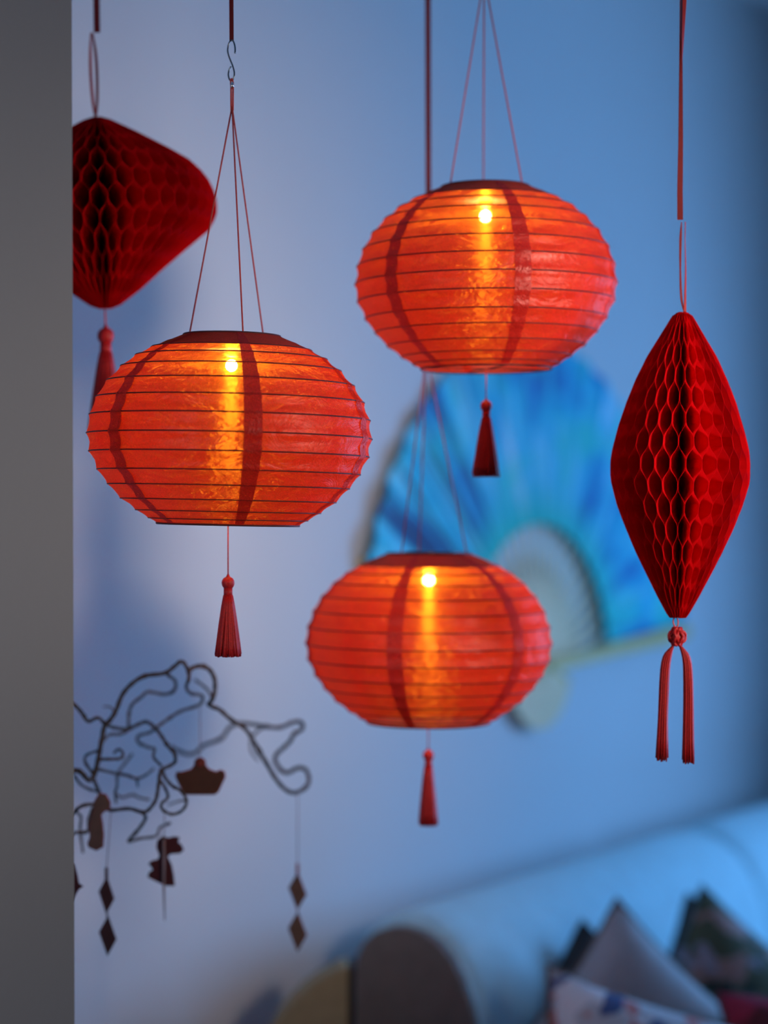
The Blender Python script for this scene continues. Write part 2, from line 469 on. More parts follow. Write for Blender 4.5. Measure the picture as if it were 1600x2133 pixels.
def ribbon(name, pts, width, label, cat='ribbon', mat='ribbon', parent=None, twist=None, thick=0.0005, curved=False):
    """flat band along a path; twist = angle in degrees of the band about its length at every point (0 = facing the camera)"""
    if curved:
        P = smooth_path(pts, 5)
    else:
        P = []
        for a, b in zip(pts, pts[1:]):
            P += [Vector(a).lerp(Vector(b), k / 4) for k in range(4)]
        P.append(Vector(pts[-1]))
    n = len(P)
    tw = twist or [0, 0]
    rows = []
    for i, p in enumerate(P):
        q = i / (n - 1) * (len(tw) - 1); k = min(int(q), len(tw) - 2)
        a = math.radians(tw[k] + (tw[k + 1] - tw[k]) * (q - k))
        u = Vector((math.cos(a), math.sin(a), 0)) * width / 2
        v = Vector((-math.sin(a), math.cos(a), 0)) * thick / 2
        rows.append([p - u - v, p + u - v, p + u + v, p - u + v])
    mb = MB(); mb.grid(rows, close_u=True)
    mb.f.append((0, 1, 2, 3)); m = len(rows) * 4; mb.f.append((m - 1, m - 2, m - 3, m - 4))
    o = link(name, mb.mesh(name, False), M[mat], parent)
    if label: tag(o, label, cat)
    return o

# steel S-hook and ribbon of the first lantern
def px_path(pts, y): return [at(a, b, y) for a, b in pts]
YH = 2.22
hk = thing('s_hook', 'small dark steel hook above the left lantern', 'hook', at(482, 125, YH))
hk.location = (0, 0, 0)
hp = px_path([(490, 112), (490, 100), (487, 88), (482.5, 84), (478, 89), (475, 99), (475, 110), (479, 123), (484, 135), (487.5, 147), (488, 157), (485.5, 165), (481.5, 168.5), (477.5, 164), (475.5, 155), (477, 146), (481, 138)], YH)
for i, p in enumerate(hp): p.y += (i - 8) * 0.0002
mb = MB(); mb.tube(smooth_path(hp, 5), 0.00085, 7)
link('hook_wire', mb, M['hook'], hk)
mb = MB(); mb.tube(px_path([(483.5, 172), (483.8, 183)], YH), 0.0019, 10)
link('crimp', mb, M['crimp'], hk)
mb = MB(); mb.tube(smooth_path(px_path([(482.5, 186), (480.5, 174), (481.5, 165), (484, 165.5), (486, 174), (484.5, 186)], YH), 4), 0.0009, 6)
link('cord_loop', mb, M['cord'], hk)
top1 = at(482, 0, YH)
ribbon('hanging_ribbon', [Vector((top1.x, YH, CEIL)), at(482, 0, YH), at(482.5, 86, YH)], 0.0046, 'narrow dark red ribbon holding the steel hook', twist=[5, 0, 0])
# second lantern: its cord goes on up to the ceiling
mb = MB(); mb.tube([zk2 - Vector((0, 0, 0.003)), Vector((zk2.x, 0, (CEIL - L2.location.z) / s2))], 0.0022, 6)
link('hanging_cord', mb, M['ribbon'], L2)
# third lantern: ribbon passing behind the second one
a3 = L3.matrix_world @ (zk3 - Vector((0, 0, 0.004)))
ribbon('hanging_ribbon', [Vector((at(891.5, 0, 2.56).x, 2.56, CEIL)), at(891.5, 0, 2.56), at(892.5, 400, 2.56), a3], 0.0068, 'wide red ribbon running down behind the upper right lantern', twist=[0, 0, 0])

# ------------------------------------------------------------------ honeycomb paper ornaments
def honeycomb(prof, n, cells, root, rng_seed, tilt_amp=0.004):
    """prof: (z, r) from top to bottom in metres. One mesh per sheet kind, sheets fan out around the axis."""
    z_top, z_bot = prof[0][0], prof[-1][0]
    def rad(z):
        for (za, ra), (zb, rb) in zip(prof, prof[1:]):
            if zb <= z <= za: return ra + (rb - ra) * (za - z) / (za - zb)
        return prof[-1][1]
    nz = cells * 12
    half = math.pi / n * 0.985
    meshes = []
    for kind in (1, -1):
        mb = MB(); rows = []
        for i in range(nz + 1):
            z = z_top + (z_bot - z_top) * i / nz
            ph = (z_top - z) / (z_top - z_bot) * cells * 2 * math.pi
            c = math.cos(ph)
            wave = max(-1.0, min(1.0, 1.35 * c)) * kind
            fade = min(1.0, 3.0 * min(i, nz - i) / nz + 0.25)
            R = rad(z)
            row = []
            for k in range(5):
                t = (k / 4) ** 0.7
                r = 0.002 + (R - 0.002) * t
                a = half * wave
                row.append((r * math.cos(a), r * math.sin(a), z))
            rows.append(row)
        mb.grid(rows)
        # the cut edge of the paper
        er = []
        for row in rows:
            x, y, z = row[-1]
            r = math.hypot(x, y); a = math.atan2(y, x); da = 0.00015 / max(r, 0.004)
            er.append([((r + 0.0001) * math.cos(a - da), (r + 0.0001) * math.sin(a - da), z), ((r + 0.0001) * math.cos(a + da), (r + 0.0001) * math.sin(a + da), z)])
        mb.grid(er)
        meshes.append(mb.mesh('paper_sheet'))
    mb = MB(); rc = min(0.007, rad(z_top + (z_bot - z_top) * 0.01) * 0.8)
    mb.lathe([(0.0001, z_top - 0.001), (rc, z_top - 0.001), (rc, z_bot + 0.001), (0.0001, z_bot + 0.001)], 16)
    link('spine', mb, M['paper'], root)
    rng = random.Random(rng_seed)
    for i in range(n):
        a = 2 * math.pi * i / n + rng.uniform(-1, 1) * tilt_amp
        link('paper_sheet', meshes[i % 2], M['paper'], root, (0, 0, 0), (0, rng.uniform(-1, 1) * tilt_amp * 0.6, a))

# right-hand ornament, tall lozenge
YR = 2.25
kx = YR / F
right_pts = [(650, 8), (653, 17), (660, 22), (696, 44), (743, 72), (791, 95), (839, 113.5), (887, 129), (935, 141), (963, 145), (990, 144.5), (1006, 143), (1054, 130), (1102, 111), (1150, 90), (1198, 66), (1245, 42), (1272, 27), (1284, 20), (1287, 17)]
cr_ = at(1417, 960, YR)
H1 = thing('honeycomb_ornament', 'tall lozenge of red honeycomb paper hanging at right', 'ornament', cr_, (0, math.radians(0.9), 0), 'red honeycomb paper ornaments')
honeycomb([((960 - y) * kx, r * kx) for y, r in right_pts], 56, 7, H1, 21)
# its thin ribbon loop
zt = (960 - 652) * kx
def local(px, py): return Vector(((px - 1417) * kx, 0, (960 - py) * kx))
ribbon('loop_ribbon', [local(1424 - 3, 652), local(1417 - 3, 620), local(1414 - 3, 560), local(1412.5 - 2, 500), local(1413 - 1, 462)], 0.0030, None, mat='ribbon', parent=H1, twist=[60, 30, 50, 20, 70], curved=True)
ribbon('loop_ribbon', [local(1425 - 3, 652), local(1425 - 3, 620), local(1425 - 3, 560), local(1422 - 2, 500), local(1421 - 1, 462)], 0.0030, None, mat='ribbon_light', parent=H1, twist=[10, 40, 60, 75, 70], curved=True)
# knotted tassel below
mb = MB(); mb.tube(smooth_path([local(1410, 1285), local(1407.5, 1295), local(1411, 1305), local(1416, 1306), local(1418, 1295), local(1415, 1285)], 4), 0.0008, 6)
link('tassel_thread', mb, M['cord'], H1)
kb = local(1416, 1326)
mb = MB()
tk = []
for i in range(220):
    t = i / 220 * 2 * math.pi
    lat = 1.12 * math.sin(7 * t)
    lon = 4 * t
    R = 0.0078 + 0.0010 * math.cos(28 * t + 0.8)
    tk.append((R * math.cos(lat) * math.cos(lon) * 1.06, R * math.cos(lat) * math.sin(lon) * 1.06, R * math.sin(lat) * 1.18))
mb.tube(tk, 0.00165, 6, closed=True)
mb.lathe([(max(0.0076 * math.sin(math.pi * k / 10), 0.0001), 0.0088 * math.cos(math.pi * k / 10)) for k in range(11)], 18)
kn = link('woven_knot', mb, M['tassel'], H1, kb)
for s, seed in ((-1, 31), (1, 32)):
    rng = random.Random(seed)
    mb = MB()
    for i in range(58):
        q = math.sqrt((i + 0.5) / 58) * 0.0050; a = i * 2.4
        ox, oy = q * math.cos(a), q * math.sin(a)
        jl = rng.uniform(-0.004, 0.003)
        if s > 0 and i % 29 == 7: ox -= 0.003
        cx = [(0.0015, -0.0075), (0.0060, -0.0125), (0.0098, -0.022), (0.0116, -0.036), (0.0126, -0.062), (0.0130, -0.092), (0.0134, -0.1295 - (0.002 if s > 0 else 0))]
        sp = [0.55, 0.72, 0.85, 0.95, 1.0, 1.08, 1.32]
        pts = []
        for j, ((x, z), w) in enumerate(zip(cx, sp)):
            pts.append((s * x * 1.05 + ox * w + rng.uniform(-0.0003, 0.0003), oy * w, z + (ox * s * -0.6 if j < 2 else 0) + (jl if j == 6 else 0)))
        mb.tube(smooth_path(pts, 2), 0.00070, 4)
    o = link('tassel_leg', mb, M['tassel'], kn)
    o['kind'] = 'stuff'
# ribbon carrying it
rb = thing('hanging_ribbon', 'dark red doubled ribbon above the tall honeycomb lozenge', 'ribbon', (0, 0, 0))
ribbon('ribbon_band', [Vector((at(1419, 0, YR).x, YR, CEIL)), at(1419, 0, YR), at(1418.5, 130, YR), at(1418, 300, YR), at(1416.5, 400, YR), at(1417, 458, YR)], 0.0062, None, parent=rb, twist=[55, 58, 50, 30, 12, 0])
ribbon('ribbon_band', [Vector((at(1432, 0, YR).x, YR, CEIL)), at(1426, 0, YR - 0.002), at(1422.5, 80, YR - 0.001), at(1420.5, 135, YR + 0.002), at(1418.5, 200, YR + 0.004), at(1418, 450, YR + 0.004)], 0.0056, None, mat='ribbon_light', parent=rb, twist=[35, 35, 60, 80, 85, 88])

# left-hand ornament, squat lozenge half hidden by the partition
YL = 2.45
kl = YL / F
left_pts = [(0, 10), (1, 18), (8, 32), (38, 89), (79, 160), (99, 191), (119, 211), (139, 226), (159, 235), (178, 240), (192, 241), (206, 240), (220, 235), (240, 223), (280, 172), (320, 123), (361, 75), (385, 42), (396, 26), (399, 14)]
cl = at(211, 440, YL)
H2 = thing('honeycomb_ornament', 'squat red honeycomb paper ornament half hidden at the left edge', 'ornament', cl, (0, math.radians(-2.4), 0), 'red honeycomb paper ornaments')
honeycomb([((196 - y) * kl, r * kl) for y, r in left_pts], 84, 5, H2, 22)
def local2(px, py): return Vector(((px - 211) * kl, 0, (440 - py) * kl))
ribbon('loop_ribbon', [local2(207, 245), local2(203, 210), local2(201, 160), local2(202, 110), local2(205, 68)], 0.0034, None, mat='ribbon_light', parent=H2, twist=[70, 20, 10, 40, 80], curved=True)
ribbon('loop_ribbon', [local2(208, 245), local2(212, 210), local2(214, 160), local2(213, 110), local2(208, 68)], 0.0034, None, mat='ribbon', parent=H2, twist=[60, 30, 10, 30, 60], curved=True)
mb = MB(); mb.tube([local2(210, 640), local2(210, 683)], 0.0011, 6)
link('tassel_thread', mb, M['cord'], H2)
tl = add_tassel(H2, local2(210, 683), skirt=0.062, rbot=0.0135, seed=8, lean=math.radians(2.4))
tl.scale = (1.45, 1.45, 1.45)
ribbon('hanging_ribbon', [Vector((at(201, 0, YL).x, YL, CEIL)), at(201, 0, YL), at(202, 68, YL)], 0.0074, 'short dark red ribbon above the squat honeycomb ornament', twist=[0, 0, 0])

# ------------------------------------------------------------------ twisted branch with flat ornaments
def zc(x, y): return (140 + x / 2.963, 1350 + y / 2.963)
def bd(d): return 2.38 + (d - 2.62) * 0.85
BR = thing('twisted_branch', 'dark corkscrew branch with curling twigs at lower left', 'branch', (0, 0, 0))
STEMS = [
 ('main_stem', [(-420, 2200, 2.62), (-330, 1500, 2.63), (-200, 1000, 2.65), (-60, 800, 2.68), (45, 755, 2.70), (90, 770, 2.70), (130, 812, 2.71), (160, 800, 2.72), (185, 720, 2.72), (200, 640, 2.72), (215, 560, 2.72), (232, 478, 2.72), (262, 448, 2.72), (300, 390, 2.72), (340, 290, 2.72), (400, 220, 2.72), (480, 172, 2.72), (600, 155, 2.72), (660, 115, 2.72), (705, 82, 2.72), (738, 120, 2.72), (752, 165, 2.71), (748, 208, 2.70)], 14, 9),
 ('twig', [(745, 150, 2.72), (775, 122, 2.73), (830, 110, 2.75), (880, 135, 2.77), (910, 190, 2.78), (912, 260, 2.78), (900, 310, 2.77), (878, 352, 2.78), (940, 380, 2.79), (1010, 440, 2.80), (1100, 500, 2.82), (1160, 590, 2.84), (1230, 710, 2.86), (1290, 810, 2.88), (1350, 875, 2.9), (1410, 892, 2.92), (1470, 862, 2.94), (1493, 810, 2.96), (1470, 748, 2.98), (1420, 740, 2.99), (1360, 770, 3.0), (1308, 740, 3.0), (1283, 670, 3.0), (1340, 610, 3.0), (1380, 570, 2.99), (1400, 530, 2.99), (1450, 500, 2.99), (1450, 462, 2.99), (1400, 455, 3.0), (1310, 490, 3.0), (1210, 480, 3.0), (1130, 468, 3.03), (1060, 465, 3.06), (1000, 492, 3.08), (960, 550, 3.08), (900, 580, 3.08), (840, 602, 3.07), (800, 642, 3.06), (750, 655, 3.05), (700, 640, 3.04), (640, 610, 3.02)], 11, 9),
 ('twig', [(1210, 485, 3.0), (1165, 520, 3.04), (1140, 560, 3.08), (1138, 630, 3.1), (1180, 690, 3.12)], 7, 6),
 ('twig', [(620, 165, 2.73), (668, 205, 2.80), (660, 262, 2.83), (600, 285, 2.84), (500, 270, 2.83), (460, 300, 2.82), (400, 350, 2.82), (380, 420, 2.82), (375, 500, 2.81), (330, 530, 2.80), (260, 535, 2.78), (222, 575, 2.74)], 8, 7),
 ('twig', [(235, 470, 2.72), (290, 490, 2.76), (370, 500, 2.79), (430, 475, 2.79), (490, 455, 2.79), (540, 490, 2.77), (580, 540, 2.75), (620, 602, 2.73), (660, 650, 2.72), (667, 700, 2.73), (622, 732, 2.73), (588, 745, 2.72), (570, 785, 2.71), (560, 870, 2.71), (545, 940, 2.71), (500, 1000, 2.71), (460, 1012, 2.71), (380, 990, 2.72), (270, 1000, 2.72), (200, 975, 2.73), (150, 965, 2.73), (90, 975, 2.72), (45, 1008, 2.72), (0, 1050, 2.72)], 9, 9),
 ('twig', [(750, 195, 2.71), (735, 240, 2.76), (760, 278, 2.80), (820, 288, 2.83), (838, 305, 2.84), (815, 350, 2.84), (700, 390, 2.84), (620, 440, 2.83), (550, 490, 2.82), (510, 520, 2.83), (440, 542, 2.85), (440, 582, 2.86), (500, 612, 2.84), (540, 622, 2.78), (533, 672, 2.74), (580, 725, 2.73)], 8, 7),
 ('twig', [(790, 195, 2.88), (860, 250, 2.86), (896, 305, 2.79)], 6, 7),
 ('twig', [(200, 685, 2.72), (260, 685, 2.72), (330, 680, 2.73), (345, 650, 2.74), (318, 624, 2.75), (288, 648, 2.76)], 8, 6),
 ('twig', [(400, 655, 2.90), (350, 720, 2.87), (312, 775, 2.82), (308, 850, 2.78), (296, 890, 2.77), (302, 955, 2.80)], 7, 6),
 ('twig', [(185, 745, 2.72), (290, 770, 2.78), (370, 785, 2.79), (430, 805, 2.79), (490, 780, 2.80), (535, 742, 2.83)], 8, 6),
 ('twig', [(430, 805, 2.79), (436, 855, 2.80)], 7, 4),
 ('twig', [(205, 628, 2.72), (120, 660, 2.75), (112, 705, 2.74), (150, 762, 2.72), (165, 790, 2.72)], 6, 8),
 ('twig', [(45, 790, 2.72), (85, 842, 2.75), (130, 868, 2.76), (185, 885, 2.75)], 7, 6),
 ('twig', [(-40, 300, 2.70), (50, 355, 2.70), (95, 405, 2.71), (130, 452, 2.72), (190, 430, 2.72), (232, 470, 2.72)], 10, 8),
 ('twig', [(588, 745, 2.72), (605, 800, 2.72), (650, 852, 2.71), (700, 880, 2.71), (737, 942, 2.71), (712, 1000, 2.71), (650, 1026, 2.71), (592, 1000, 2.71), (582, 960, 2.71), (622, 920, 2.72), (600, 855, 2.72), (565, 805, 2.71)], 8, 7),
 ('twig', [(735, 940, 2.71), (690, 945, 2.84), (620, 968, 2.9)], 6, 4),
 ('twig', [(460, 1010, 2.71), (484, 1050, 2.74), (440, 1120, 2.77), (378, 1192, 2.79), (450, 1175, 2.80), (550, 1160, 2.81), (572, 1110, 2.82), (635, 1080, 2.80)], 9, 6),
 ('twig', [(160, 800, 2.72), (185, 860, 2.73), (210, 930, 2.76), (215, 990, 2.76)], 10, 7),
 ('twig', [(160, 985, 2.73), (132, 1060, 2.74), (128, 1130, 2.74), (45, 1140, 2.74), (0, 1180, 2.74)], 8, 8),
 ('twig', [(45, 1005, 2.72), (85, 1040, 2.77), (80, 1120, 2.78), (97, 1262, 2.79)], 7, 6),
 ('twig', [(300, 900, 2.86), (340, 922, 2.86), (400, 905, 2.87), (450, 925, 2.87), (505, 935, 2.85)], 6, 6),
 ('twig', [(295, 392, 2.72), (262, 362, 2.80), (225, 362, 2.86)], 5, 4),
]
for nm, pts, r0, r1 in STEMS:
    P = [at(*zc(x, y), bd(d)) for x, y, d in pts]
    Q = smooth_path(P, 5)
    n = len(Q)
    rr = [(r0 + (r1 - r0) * i / (n - 1)) * 1.32 / 2.963 / F * Q[i].y * (1 + 0.10 * math.sin(i * 1.7) + (0.35 if i % 23 == 11 else 0)) for i in range(n)]
    mb = MB(); mb.tube(Q, rr, 7)
    link(nm, mb, M['bark'], BR)
# the stem goes on down to the floor behind the partition
p0 = at(*zc(-420, 2200), bd(2.62))
mb = MB(); mb.tube(smooth_path([(p0.x, p0.y, p0.z), (p0.x + 0.01, p0.y + 0.02, p0.z - 0.25), (p0.x - 0.02, p0.y + 0.01, 0.3), (p0.x, p0.y, 0.0)], 5), 0.0040, 7)
link('main_stem', mb, M['bark'], BR)

M['card_brown'] = simple('brown_card', (0.075, 0.027, 0.013), 0.7, 0.1, 80)
M['card_red'] = simple('dark_red_card', (0.075, 0.008, 0.008), 0.6, 0.1, 80)
M['card_tan'] = simple('tan_wood', (0.135, 0.080, 0.060), 0.7, 0.12, 80)
M['card_maroon'] = simple('maroon_card', (0.060, 0.020, 0.020), 0.7, 0.1, 80)
M['card_rim'] = simple('red_card_edge', (0.28, 0.035, 0.030), 0.6, 0.1, 80)
def card(name, label, outline, y, mat, hang_px, rim='card_rim', thick=0.003, rot=0.0, body='plate', scale_rim=1.0, hole=None):
    """flat cut-out from an outline in crop coordinates; hangs on a thread from hang_px (crop coordinates, depth)"""
    pts = [zc(x, yy) for x, yy in outline]
    cx = sum(p[0] for p in pts) / len(pts); cy = sum(p[1] for p in pts) / len(pts)
    c = at(cx, cy, y)
    root = thing(name, label, 'ornament', c, (0, 0, math.radians(rot)), 'flat ornaments on the branch')
    k = y / F
    ol = [((a - cx) * k / max(0.2, math.cos(math.radians(rot))), -(b - cy) * k) for a, b in pts]
    ax = ((1, 0, 0), (0, 0, 1), (0, 1, 0))
    mb = MB(); mb.prism(ol, -thick / 2, thick / 2, ax)
    o = link(body, mb.mesh(body, False), M[mat], root)
    if rim:
        mb = MB(); mb.tube([(a, 0, b) for a, b in ol], 0.0013, 5, closed=True)
        link('edge_band', mb, M[rim], root)
    tx, ty, ex, ey, d2 = hang_px
    A = at(*zc(tx, ty), d2) - c; B = at(*zc(ex, ey), y) - c
    R = Matrix.Rotation(-math.radians(rot), 3, 'Z')
    mb = MB(); mb.tube([R @ A, R @ B], 0.0006, 5)
    link('thread', mb, M['thread'], root)
    return root
ring = [(820 + 32 * math.sin(a), 712 - 32 * math.cos(a)) for a in [math.radians(v) for v in range(-110, 111, 22)]]
ingot = ring + [(875, 752), (920, 768), (945, 755), (968, 765), (972, 795), (955, 830), (930, 885), (910, 900), (735, 900), (718, 885), (690, 830), (672, 790), (678, 768), (710, 768), (765, 752)]
ig = card('ingot_ornament', 'brown boat-shaped cut-out with a ring top, hanging mid branch', ingot, bd(2.74), 'card_brown', (820, 350, 820, 690, bd(2.84)))
mb = MB(); c_ = at(*zc(820, 712), bd(2.74)) - ig.location
mb.tube([(c_.x + 0.0026 * math.cos(a * 0.5236), -0.002, c_.z + 0.0026 * math.sin(a * 0.5236)) for a in range(12)], 0.0012, 5, closed=True)
link('eyelet', mb, M['card_rim'], ig)
rab = [(560, 1190), (590, 1165), (625, 1178), (655, 1168), (690, 1170), (680, 1200), (700, 1215), (715, 1245), (695, 1262), (640, 1265), (615, 1285), (640, 1340), (652, 1400), (660, 1465), (610, 1462), (560, 1440), (500, 1410), (510, 1385), (535, 1370), (520, 1345), (505, 1330), (530, 1315), (560, 1310), (575, 1280), (555, 1230)]
rb_ = card('animal_ornament', 'dark red animal-shaped cut-out below the curled twig', rab, bd(2.76), 'card_red', (600, 1030, 597, 1175, bd(2.71)), rim='card_red')
mb = MB(); mb.tube([at(*zc(597, 1180), bd(2.755)) - rb_.location, at(*zc(596, 1462), bd(2.755)) - rb_.location, at(*zc(602, 1680), bd(2.76)) - rb_.location], [0.0016, 0.0016, 0.0007], 6)
link('cord', mb, M['thread'], rb_)
fish = [(205, 900), (235, 905), (262, 950), (262, 985), (225, 1005), (205, 1030), (215, 1080), (222, 1150), (218, 1225), (180, 1245), (135, 1225), (130, 1205), (145, 1170), (140, 1100), (155, 1040), (168, 1000), (165, 960), (185, 925)]
card('fish_ornament', 'tan fish-like cut-out overlapping the stem at far left', fish, bd(2.69), 'card_tan', (205, 870, 210, 905, bd(2.72)))
def diamonds(x0, y0, dx, w0, w1, label, mat, rim, y, hang):
    c = at(*zc(x0 + dx / 2, y0 + 260), y)
    root = thing('double_diamond_ornament', label, 'ornament', c, (0, 0, 0), 'flat ornaments on the branch')
    k = y / F / 2.963
    def tri(cx, cy, hw, h, sk):
        ol = [((cx + a - x0 - dx / 2) * k, -(cy + b - y0 - 260) * k) for a, b in ((0, -h), (hw, sk), (0, h), (-hw, -sk))]
        mb = MB(); mb.prism(ol, -0.0012, 0.0012, ((1, 0, 0), (0, 0, 1), (0, 1, 0)))
        o = link('diamond', mb.mesh('diamond', False), M[mat], root)
        mb = MB(); mb.tube([(a, 0, b) for a, b in ol], 0.0011, 5, closed=True)
        link('edge_band', mb, M[rim], o)
    tri(x0, y0 + 170, w0, 115, 22)
    tri(x0 + dx * 0.6, y0 + 420, w1, 122, 22)
    mb = MB(); mb.tube([Vector(((0 - dx / 2) * k, 0, 260 * k)), Vector(((0 - dx / 2) * k, 0, 190 * k))], 0.0021, 7)
    link('bead', mb, M[rim], root)
    mb = MB(); mb.tube([Vector(((dx * 0.3 - dx / 2) * k, 0, -10 * k)), Vector(((dx * 0.3 - dx / 2) * k, 0, -60 * k))], 0.0010, 6)
    link('connecting_thread', mb, M[rim], root)
    A = at(*zc(*hang[:2]), hang[2]) - c
    mb = MB(); mb.tube([A, Vector((-dx / 2 * k, 0, 256 * k))], 0.0006, 5)
    link('thread', mb, M['thread'], root)
diamonds(243, 1355, 12, 44, 50, 'pair of dark reddish diamonds on a thread at far lower left', 'card_maroon', 'card_red', bd(2.73), (270, 1005, bd(2.72)))
diamonds(1422, 1330, 0, 52, 54, 'pair of light brown diamonds hanging from the longest twig', 'card_tan', 'card_rim', bd(2.93), (1422, 890, bd(2.93)))
oval = [(-60, 1330), (0, 1320), (40, 1340), (58, 1400), (68, 1455), (95, 1470), (68, 1485), (50, 1515), (30, 1560), (-60, 1560)]
card('dark_ornament', 'dark rounded cut-out just showing past the grey partition', oval, bd(2.66), 'card_red', (-10, 1010, -10, 1325, bd(2.72)), rim='card_red')

# ------------------------------------------------------------------ folding fan on the wall
FAN = thing('folding_fan', 'large open blue painted folding fan with cream ribs on the wall', 'fan', PIVOT, (Matrix.Rotation(PHI, 3, 'Z') @ Matrix.Rotation(math.radians(-2.0), 3, 'X')).to_euler())
# local x = along the wall, local -y = into the room, z = up
FR, FI = 0.622, 0.268
A0, A1 = math.radians(3.5), math.radians(161)
NP = 20
def fan_leaf_material():
    m, nt, out = new_mat('painted_fan_leaf')
    tc = node(nt, 'ShaderNodeTexCoord')
    sp = node(nt, 'ShaderNodeSeparateXYZ', {0: tc.outputs['Object']})
    th = node(nt, 'ShaderNodeMath', {0: sp.outputs['Z'], 1: sp.outputs['X']}, operation='ARCTAN2')
    xx = node(nt, 'ShaderNodeMath', {0: sp.outputs['X'], 1: sp.outputs['X']}, operation='MULTIPLY')
    zz = node(nt, 'ShaderNodeMath', {0: sp.outputs['Z'], 1: sp.outputs['Z'], 2: xx.outputs[0]}, operation='MULTIPLY_ADD')
    r = node(nt, 'ShaderNodeMath', {0: zz.outputs[0]}, operation='SQRT')
    cv = node(nt, 'ShaderNodeCombineXYZ', {'X': th.outputs[0], 'Y': r.outputs[0], 'Z': 0.0})
    mp = node(nt, 'ShaderNodeMapping', {'Vector': cv.outputs[0], 'Scale': (7.0, 4.2, 1)})
    n1 = node(nt, 'ShaderNodeTexNoise', {'Vector': mp.outputs[0], 'Scale': 1.0, 'Detail': 4.0, 'Roughness': 0.55, 'Distortion': 0.7})
    cr = node(nt, 'ShaderNodeValToRGB', {'Fac': n1.outputs['Fac']})
    e = cr.color_ramp.elements
    e[0].position = 0.26; e[0].color = (0.008, 0.10, 0.38, 1)
    e[1].position = 0.76; e[1].color = (0.62, 0.85, 0.97, 1)
    for p, c in ((0.38, (0.008, 0.26, 0.62, 1)), (0.50, (0.010, 0.58, 0.80, 1)), (0.62, (0.16, 0.72, 0.94, 1))):
        x = e.new(p); x.color = c
    # dark ink strokes towards the left end
    mp2 = node(nt, 'ShaderNodeMapping', {'Vector': cv.outputs[0], 'Scale': (16.0, 2.2, 1), 'Location': (3.1, 0.4, 0)})
    n2 = node(nt, 'ShaderNodeTexNoise', {'Vector': mp2.outputs[0], 'Scale': 1.0, 'Detail': 2.0})
    st = node(nt, 'ShaderNodeMapRange', {'Value': n2.outputs['Fac'], 'From Min': 0.50, 'From Max': 0.60, 'To Min': 0.0, 'To Max': 0.9})
    lf = node(nt, 'ShaderNodeMapRange', {'Value': th.outputs[0], 'From Min': 1.75, 'From Max': 2.2, 'To Min': 0.0, 'To Max': 1.0})
    f1 = node(nt, 'ShaderNodeMath', {0: st.outputs[0], 1: lf.outputs[0]}, operation='MULTIPLY')
    m1 = node(nt, 'ShaderNodeMix', {'Factor': f1.outputs[0]}, data_type='RGBA')
    nt.links.new(cr.outputs[0], m1.inputs[6]); m1.inputs[7].default_value = (0.006, 0.03, 0.15, 1)
    # green wash along the inner edge and in patches
    gi = node(nt, 'ShaderNodeMapRange', {'Value': r.outputs[0], 'From Min': FI, 'From Max': FI + 0.10, 'To Min': 0.95, 'To Max': 0.0})
    n3 = node(nt, 'ShaderNodeTexNoise', {'Vector': tc.outputs['Object'], 'Scale': 6.0, 'Detail': 2.0})
    gp = node(nt, 'ShaderNodeMapRange', {'Value': n3.outputs['Fac'], 'From Min': 0.52, 'From Max': 0.66, 'To Min': 0.0, 'To Max': 0.75})
    g = node(nt, 'ShaderNodeMath', {0: gi.outputs[0], 1: gp.outputs[0]}, operation='MAXIMUM')
    m2 = node(nt, 'ShaderNodeMix', {'Factor': g.outputs[0]}, data_type='RGBA')
    nt.links.new(m1.outputs[2], m2.inputs[6]); m2.inputs[7].default_value = (0.02, 0.72, 0.58, 1)
    b = node(nt, 'ShaderNodeBsdfPrincipled', {'Base Color': m2.outputs[2], 'Roughness': 0.6})
    nt.links.new(b.outputs[0], out.inputs[0])
    return m
M['leaf'] = fan_leaf_material()
M['bamboo'] = simple('cream_bamboo', (0.92, 0.64, 0.34), 0.5, 0.1, 60)
M['guard'] = simple('olive_bamboo', (0.74, 0.50, 0.15), 0.5, 0.12, 60)
M['rivet'] = simple('brass_rivet', (0.5, 0.4, 0.15), 0.35, 0.1, metallic=1.0)
rows = []
for i in range(2 * NP + 1):
    a = A1 + (A0 - A1) * i / (2 * NP)
    off = -0.010 if i % 2 else 0.006
    rows.append([(r * math.cos(a), off * (0.4 + 0.5 * r) + 0.000, r * math.sin(a)) for r in (FI, 0.36, 0.45, 0.54, FR)])
mb = MB(); mb.grid(rows)
link('fan_leaf', mb.mesh('fan_leaf', False), M['leaf'], FAN)
# folded rim strip at the inner edge
rm = MB()
rm.box(-0.115, FI + 0.02, -0.0018, 0.0018, -0.0065, 0.0065)
rib_me = MB()
prof = [(-0.118, 0.010), (-0.08, 0.0125), (-0.02, 0.0075), (0.05, 0.0060), (0.15, 0.0080), (FI, 0.0046), (0.40, 0.003)]
rows = [[(x, -0.0011, -w), (x, -0.0011, w), (x, 0.0011, w), (x, 0.0011, -w)] for x, w in prof]
rib_me.grid(rows, close_u=True); rib_me.f.append((0, 1, 2, 3)); rib_me.f.append(tuple(len(rib_me.v) - 1 - k for k in range(4)))
rib_me = rib_me.mesh('fan_rib', False)
for i in range(1, NP):
    a = A1 + (A0 - A1) * i / NP
    link('fan_rib', rib_me, M['bamboo'], FAN, (0, 0.009 + 0.0003 * (i - NP / 2), 0), (0, -a, 0))
gd = MB()
prof = [(-0.13, 0.012), (-0.08, 0.016), (0.0, 0.013), (0.2, 0.012), (FR - 0.02, 0.0155), (FR + 0.004, 0.009)]
rows = [[(x, -0.003, -w), (x, -0.003, w), (x, 0.003, w), (x, 0.003, -w)] for x, w in prof]
gd.grid(rows, close_u=True); gd.f.append((0, 1, 2, 3)); gd.f.append(tuple(len(gd.v) - 1 - k for k in range(4)))
gd = gd.mesh('guard_stick', False)
